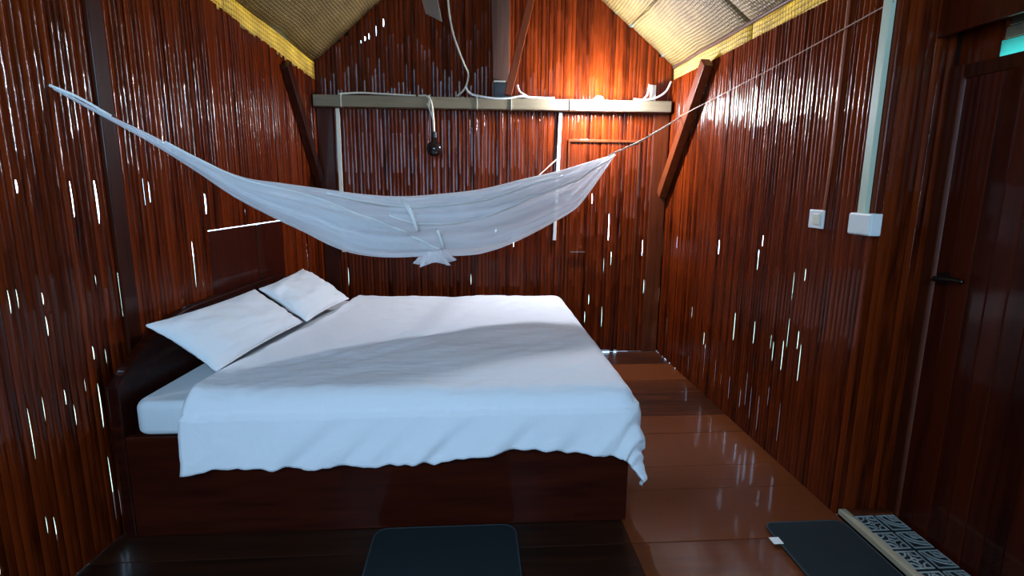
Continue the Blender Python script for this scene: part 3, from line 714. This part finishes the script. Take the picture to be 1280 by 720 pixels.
# loose layers of netting lying over the near face, each with its own free edge
def flap(t0, t1, e0, e1, off, ni=70, nk=14, hem_top=False):
    mb = MB()
    for i in range(ni+1):
        t = t0+(t1-t0)*i/ni; a = interp(e0, t); b = interp(e1, t)
        for k in range(nk+1):
            e = min(0.985, max(0.015, a+(b-a)*k/nk)); ph = math.asin(1-2*e)
            mb.v.append(tuple(net_pt(t, ph, 1.004)+NN*(off+0.004*math.sin(t*60+k))-NR))
    for i in range(ni):
        for k in range(nk):
            q = i*(nk+1)+k; mb.f.append((q, q+1, q+nk+2, q+nk+1))
    mb.build('net_fold', m_net, nroot, smooth=True)
    edge = [Vector(mb.v[i*(nk+1)+(0 if hem_top else nk)]) for i in range(ni+1)]
    MB().tube(edge, 0.0045, 6).build('fold_hem', m_white, nroot, smooth=True)
flap(0.10, 0.485, [(0.10, 0.10), (0.2, 0.12), (0.28, 0.20), (0.36, 0.36), (0.42, 0.55), (0.485, 0.86)], [(0.10, 0.9), (0.485, 0.975)], 0.030, hem_top=True)
flap(0.40, 0.97, [(0.40, 0.02), (0.97, 0.02)], [(0.40, 0.30), (0.44, 0.42), (0.50, 0.46), (0.57, 0.42), (0.70, 0.30), (0.97, 0.22)], 0.018)
flap(0.30, 0.80, [(0.30, 0.015), (0.80, 0.015)], [(0.30, 0.08), (0.45, 0.16), (0.60, 0.14), (0.80, 0.08)], 0.036, 50, 6)
# ruffled hem hanging at the lowest point
mb = MB(); cnt = 56
for j in range(7):
    e = j/6
    for k in range(cnt):
        a = 2*PI*k/cnt; r = (0.035+0.042*e)*(1+0.30*e*math.sin(5*a+1.2*e)+0.14*e*math.sin(11*a))
        c = NA+ND*0.487; p = c + (ND/NL)*math.cos(a)*r*1.25 + NN*math.sin(a)*r*0.9 + NN*0.05
        p.z = 1.075-0.088*e+0.012*e*math.sin(3*a+2); mb.v.append(tuple(p-NR))
for j in range(6):
    for k in range(cnt): mb.f.append((j*cnt+k, j*cnt+(k+1) % cnt, (j+1)*cnt+(k+1) % cnt, (j+1)*cnt+k))
mb.build('hem_ruffle', m_net, nroot, smooth=True)
def net_front(t, z):
    zt, zb = smoothi(net_top, t), smoothi(net_bot, t); c, h = (zt+zb)/2, (zt-zb)/2
    s_ = math.sqrt(max(0, 1-((z-c)/h)**2)); p = NA+ND*t+NN*(0.02+0.42*h*s_*1.45); p.z = z; return p-NR
for (t, z0, z1) in ((0.424, 1.32, 1.17), (0.478, 1.17, 1.07)):
    MB().tube([net_front(t+0.004*k, z0+(z1-z0)*k/4)+NN*0.008 for k in range(5)], 0.011, 6).build('tie_strap', m_white, nroot, smooth=True)
TE = Vector((1.487, 3.98, 1.885))
MB().tube([p-NR for p in spline([NA+ND*0.97+Vector((0, 0, 1.60)), (1.14, 3.885, 1.69), (1.30, 3.93, 1.775), TE], 6)], 0.0062, 6).build('rope', m_rope, nroot, smooth=True)
MB().tube([p-NR for p in spline([(-1.425, 2.035, 1.715), NA+ND*0.02+Vector((0, 0, 1.685)), NA+ND*0.05+Vector((0, 0, 1.628))], 4)], 0.005, 6).build('rope', m_white, nroot, smooth=True)
MB().tube([p-NR for p in (NA+ND*0.745+Vector((0, 0, 1.44)), Vector((0.66, 4.395, 1.60)))], 0.004, 6).build('tie_string', m_rope, nroot)
st = MB().tube([p for p in spline([TE+Vector((-0.004, 0, 0.006)), (1.53, 2.91, 1.992), (1.548, 2.07, 2.075)], 6)], 0.0028, 6).build('string_line', m_string)
tag(st, 'thin brown string running along the right wall from the diagonal brace', 'string')

# ------------------------------------------------------------------ lit bulb, unlit pendant, cables
lb = empty('light_bulb', (0.938, 4.272, 1.992)); tag(lb, 'glowing white bulb fixed to the front of the tie beam', 'bulb')
pr = [(0.012, 0.0), (0.016, -0.012), (0.028, -0.028), (0.035, -0.046), (0.035, -0.056), (0.029, -0.074), (0.016, -0.086), (0.004, -0.090)]
pr = [(r_*1.1, h_*1.1) for (r_, h_) in pr]
MB().lathe(pr, 20, (0, 0, 0.022), 'y').build('glass', m_bulb, lb, smooth=True)
MB().lathe([(0.030, 0.048), (0.030, 0.030), (0.019, 0.026), (0.018, 0.001)], 16, (0, 0, 0.022), 'y').build('holder', m_white, lb)
pn = empty('pendant_lamp', (-0.292, 4.25, 1.655)); tag(pn, 'dark unlit pendant lamp on a cream cord below the tie beam', 'lamp')
MB().lathe([(0.006, 0.085), (0.020, 0.082), (0.022, 0.055), (0.040, 0.046), (0.054, 0.026), (0.060, 0.0), (0.054, -0.026), (0.036, -0.046), (0.012, -0.054)], 24).build('lamp_globe', m_black, pn, smooth=True)
MB().lathe([(0.016, 0.125), (0.019, 0.115), (0.019, 0.084)], 16).build('socket', m_gap, pn)
MB().tube(spline([(0.0, 0, 0.12), (-0.004, 0, 0.21), (-0.012, 0.01, 0.30), (-0.03, 0.04, 0.362), (-0.065, 0.08, 0.392), (-0.12, 0.10, 0.394)], 6), 0.0085, 8).build('cord', m_cream, pn, smooth=True)
MB().tube([(-0.003, 0, 0.2), (-0.02, 0, 0.26), (-0.05, 0.03, 0.33)], 0.006, 6).build('cord', m_cream, pn)
def cable(pts, r, m, label, cat='cable', name='cable', n=7):
    c = MB().tube(spline(pts, n), r, 7).build(name, m, smooth=True); tag(c, label, cat); return c
cable([(-1.0, 4.335, 2.05), (-0.85, 4.345, 2.062), (-0.7, 4.345, 2.058), (-0.55, 4.34, 2.052), (-0.43, 4.35, 2.05)], 0.0075, m_cream, 'cream cable lying along the beam top towards the pendant lamp')
cable([(-0.06, 4.325, 2.12), (-0.02, 4.33, 2.07), (0.06, 4.31, 2.047), (0.17, 4.305, 2.035), (0.27, 4.305, 2.04), (0.36, 4.31, 2.056), (0.44, 4.33, 2.052), (0.62, 4.34, 2.05)], 0.008, m_white, 'white cable sagging on the beam in front of the black post shoe')
cable([(0.335, 4.33, 2.14), (0.355, 4.33, 2.09), (0.41, 4.33, 2.06)], 0.007, m_white, 'short white cable end rising beside the black post shoe')
cable([(-0.19, 4.395, 3.02), (-0.18, 4.395, 2.71), (-0.145, 4.395, 2.50), (-0.07, 4.395, 2.30), (-0.035, 4.395, 2.22), (-0.06, 4.39, 2.12), (-0.12, 4.38, 2.055)], 0.0075, m_cream, 'pale cable wandering down the dark gable to the beam')
cable([(1.24, 4.34, 2.055), (1.33, 4.34, 2.052), (1.42, 4.34, 2.07), (1.49, 4.34, 2.115), (1.53, 4.35, 2.19)], 0.008, m_white, 'white cable curling up from the beam end in the bulb corner')
cable([(1.31, 4.36, 2.053), (1.35, 4.36, 2.09), (1.365, 4.365, 2.17)], 0.007, m_white, 'short white cable stub standing at the beam end')
bxx = MB().box(1.385, 1.425, 4.38, 4.415, 2.048, 2.17).build('junction_box', m_white, bevel=0.004); tag(bxx, 'narrow pale upright box on the beam end beside the roof mat', 'box')
def conduit(pts, wd, th, m, label, side):
    c = MB()
    for a, b in zip(pts, pts[1:]): c.bar(a, b, wd, th, side)
    o = c.build('conduit', m, bevel=0.002); tag(o, label, 'conduit'); return o
conduit([(-1.026, 4.398, 1.955), (-1.03, 4.398, 0.86)], 0.028, 0.016, m_cream, 'cream conduit strip running down the back wall near the left corner', (0, 1, 0))
conduit([(0.682, 4.41, 1.955), (0.655, 4.41, 0.955)], 0.026, 0.016, m_white, 'white conduit strip running down the back wall behind the net', (0, 1, 0))
conduit([(XR-0.016, 2.093, 1.285), (XR-0.016, 2.093, 2.20)], 0.040, 0.022, m_pipe, 'pale green conduit rising from the white box to the roof', (1, 0, 0))
jb = empty('switch_box', (XR-0.006, 2.065, 1.215)); tag(jb, 'white surface box on the right wall at the foot of the conduit', 'box')
MB().box(-0.045, 0.0, -0.07, 0.055, 0, 0.085).build('box_body', m_white, jb, bevel=0.004)
MB().box(-0.051, -0.045, -0.066, 0.051, 0.004, 0.081).build('box_lid', m_white, jb, bevel=0.003)
ls = empty('light_switch', (XR-0.006, 2.392, 1.215)); tag(ls, 'small white light switch on the bamboo of the right wall', 'switch')
MB().box(-0.012, 0.0, -0.05, 0.05, 0, 0.083).build('plate', m_white, ls, bevel=0.003)
rk = MB().box(-0.018, -0.012, -0.03, 0.012, 0.018, 0.066).build('rocker', m_cream, ls, bevel=0.002)
wi = MB().tube([(XR-0.01, 2.35, 1.297), (XR-0.01, 2.335, 1.55), (XR-0.008, 2.345, 2.19)], 0.006, 6).build('wire', m_redwire); tag(wi, 'reddish wire running up the wall from the light switch', 'wire')

# ------------------------------------------------------------------ ceiling fan (only one blade tip reaches into view)
fa = empty('ceiling_fan', (-0.205, 2.52, 2.262)); tag(fa, 'pale ceiling fan blade hanging in front of the gable', 'ceiling fan')
MB().lathe([(0.02, 0.06), (0.075, 0.045), (0.09, 0.01), (0.085, -0.03), (0.05, -0.05), (0.01, -0.055)], 24).build('motor', m_fan, fa, smooth=True)
MB().tube([(0, 0, 0.05), (0, 0, 0.86)], 0.011, 8).build('rod', m_fan, fa)
for k in range(3):
    an = math.radians(90+120*k); b = MB()
    pts = [(0.13, -0.032, -0.006), (0.13, 0.032, 0.006), (0.30, 0.040, 0.008), (0.565, 0.040, 0.008), (0.635, -0.040, -0.010), (0.30, -0.040, -0.008)]
    n0 = len(b.v)
    for dz in (0, 0.005): b.v += [(x, y, z+dz) for (x, y, z) in pts]
    b.f += [(5, 4, 3, 2, 1, 0), (6, 7, 8, 9, 10, 11)] + [(i, (i+1) % 6, 6+(i+1) % 6, 6+i) for i in range(6)]
    bo_ = b.build('blade', m_fan, fa); bo_.rotation_euler = (0, 0, an)
    a_ = MB().box(0.07, 0.17, -0.014, 0.014, -0.008, -0.002).build('blade_arm', m_fan, bo_)

# ------------------------------------------------------------------ floor mats and tiled threshold
def rug(cx, cy, hx_, hy_, r, rz, label, h=0.010):
    root = empty('floor_mat', (cx, cy, 0.0), rz); tag(root, label, 'mat', None)
    out = []
    for (sx, sy, a0) in ((1, 1, 0), (-1, 1, 90), (-1, -1, 180), (1, -1, 270)):
        for k in range(8):
            a = math.radians(a0+90*k/7); out.append((sx*(hx_-r)+r*math.cos(a), sy*(hy_-r)+r*math.sin(a)))
    m_ = MB(); n = len(out)
    lev = [(1.0, 0.0005), (1.0, h*0.7), (0.992, h), (0.97, h)]
    for (s_, z) in lev: m_.v += [(x*s_, y*s_, z) for (x, y) in out]
    for i in range(3):
        for k in range(n): m_.f.append((i*n+k, i*n+(k+1) % n, (i+1)*n+(k+1) % n, (i+1)*n+k))
    m_.f.append(tuple(range(n-1, -1, -1))); m_.f.append(tuple(3*n+k for k in range(n)))
    m_.build('pile', m_mat, root)
    MB().tube([(x, y, h*0.75) for (x, y) in out+[out[0]]], 0.0045, 6, False).build('binding', m_matedge, root, smooth=True)
    return root
rug(-0.120, 1.742, 0.285, 0.30, 0.055, 0.0, 'dark grey rounded mat lying on the planks along the bed front')
r2 = rug(1.382, 1.665, 0.172, 0.325, 0.04, 0.0, 'dark grey mat with a white tag beside the tiled threshold')
tg = MB().box(-0.205, -0.165, 0.185, 0.225, 0.012, 0.014).build('care_tag', m_white, r2)
tg['label'] = 'small white tag'
ts = empty('door_threshold', (1.68, 1.5, 0)); tag(ts, 'tiled threshold with pale wooden edge in front of the dark door', 'threshold')
MB().box(-0.113, 0.115, -0.6, 0.535, 0.0, 0.012).build('bed_slab', m_gap, ts)
MB().box(-0.113, -0.080, -0.6, 0.535, 0.0, 0.034).build('wooden_edge', m_edge, ts, bevel=0.003)
MB().box(-0.078, 0.112, 0.495, 0.533, 0.012, 0.03).build('wooden_end', m_brace, ts, bevel=0.003)
def ring(mb, cx, cy, a, b, wd, z0, z1):
    for (x0, x1, y0, y1) in ((-a, a, b-wd, b), (-a, a, -b, -b+wd), (-a, -a+wd, -b+wd, b-wd), (a-wd, a, -b+wd, b-wd)): mb.box(cx+x0, cx+x1, cy+y0, cy+y1, z0, z1)
def arc(mb, cx, cy, r, a0, a1, wd, z0, z1, n=7):
    for k in range(n):
        p = []
        for z in (z0, z1):
            for (ra, an) in ((r-wd, a0+(a1-a0)*k/n), (r, a0+(a1-a0)*k/n), (r, a0+(a1-a0)*(k+1)/n), (r-wd, a0+(a1-a0)*(k+1)/n)):
                p.append((cx+ra*math.cos(math.radians(an)), cy+ra*math.sin(math.radians(an)), z))
        mb.hexa(p)
tb = MB().box(-0.043, 0.043, -0.053, 0.053, 0, 0.012)
om = MB(); ring(om, 0, 0, 0.040, 0.049, 0.006, 0.012, 0.0145)
for (sx, sy, a0) in ((1, 1, 180), (-1, 1, 270), (-1, -1, 0), (1, -1, 90)): arc(om, sx*0.031, sy*0.040, 0.024, a0, a0+90, 0.0055, 0.012, 0.0145)
arc(om, 0, 0, 0.013, 0, 360, 0.006, 0.012, 0.0145, 12)
for a in (0, 90, 180, 270): om.bar((0.015*math.cos(math.radians(a)), 0.015*math.sin(math.radians(a)), 0.01325), (0.029*math.cos(math.radians(a)), 0.036*math.sin(math.radians(a)), 0.01325), 0.005, 0.0025)
tb2 = MB().box(-0.043, 0.043, -0.053, 0.053, 0, 0.012)
om2 = MB(); ring(om2, 0, 0, 0.040, 0.049, 0.005, 0.012, 0.0145)
arc(om2, 0.034, 0.043, 0.078, 180, 270, 0.006, 0.012, 0.0145, 10); arc(om2, 0.034, 0.043, 0.062, 180, 270, 0.006, 0.012, 0.0145, 10)
arc(om2, 0.016, 0.022, 0.016, 0, 360, 0.006, 0.012, 0.0145, 12); arc(om2, 0.034, 0.043, 0.036, 180, 270, 0.005, 0.012, 0.0145, 8)
protos = []
for (t_, o_) in ((tb, om), (tb2, om2)):
    a = t_.build('tile', m_tile, ts); b = o_.build('tile_pattern', m_orn, a); protos.append((a, b))
first = [True, True]
for k in range(10):
    for c in (0, 1):
        a, b = protos[c]
        if not first[c]:
            a2 = a.copy(); COL.objects.link(a2); a2.parent = ts
            b2 = b.copy(); COL.objects.link(b2); b2.parent = a2; a = a2
        first[c] = False
        a.location = (-0.034+c*0.094, 0.438-k*0.113, 0.014)
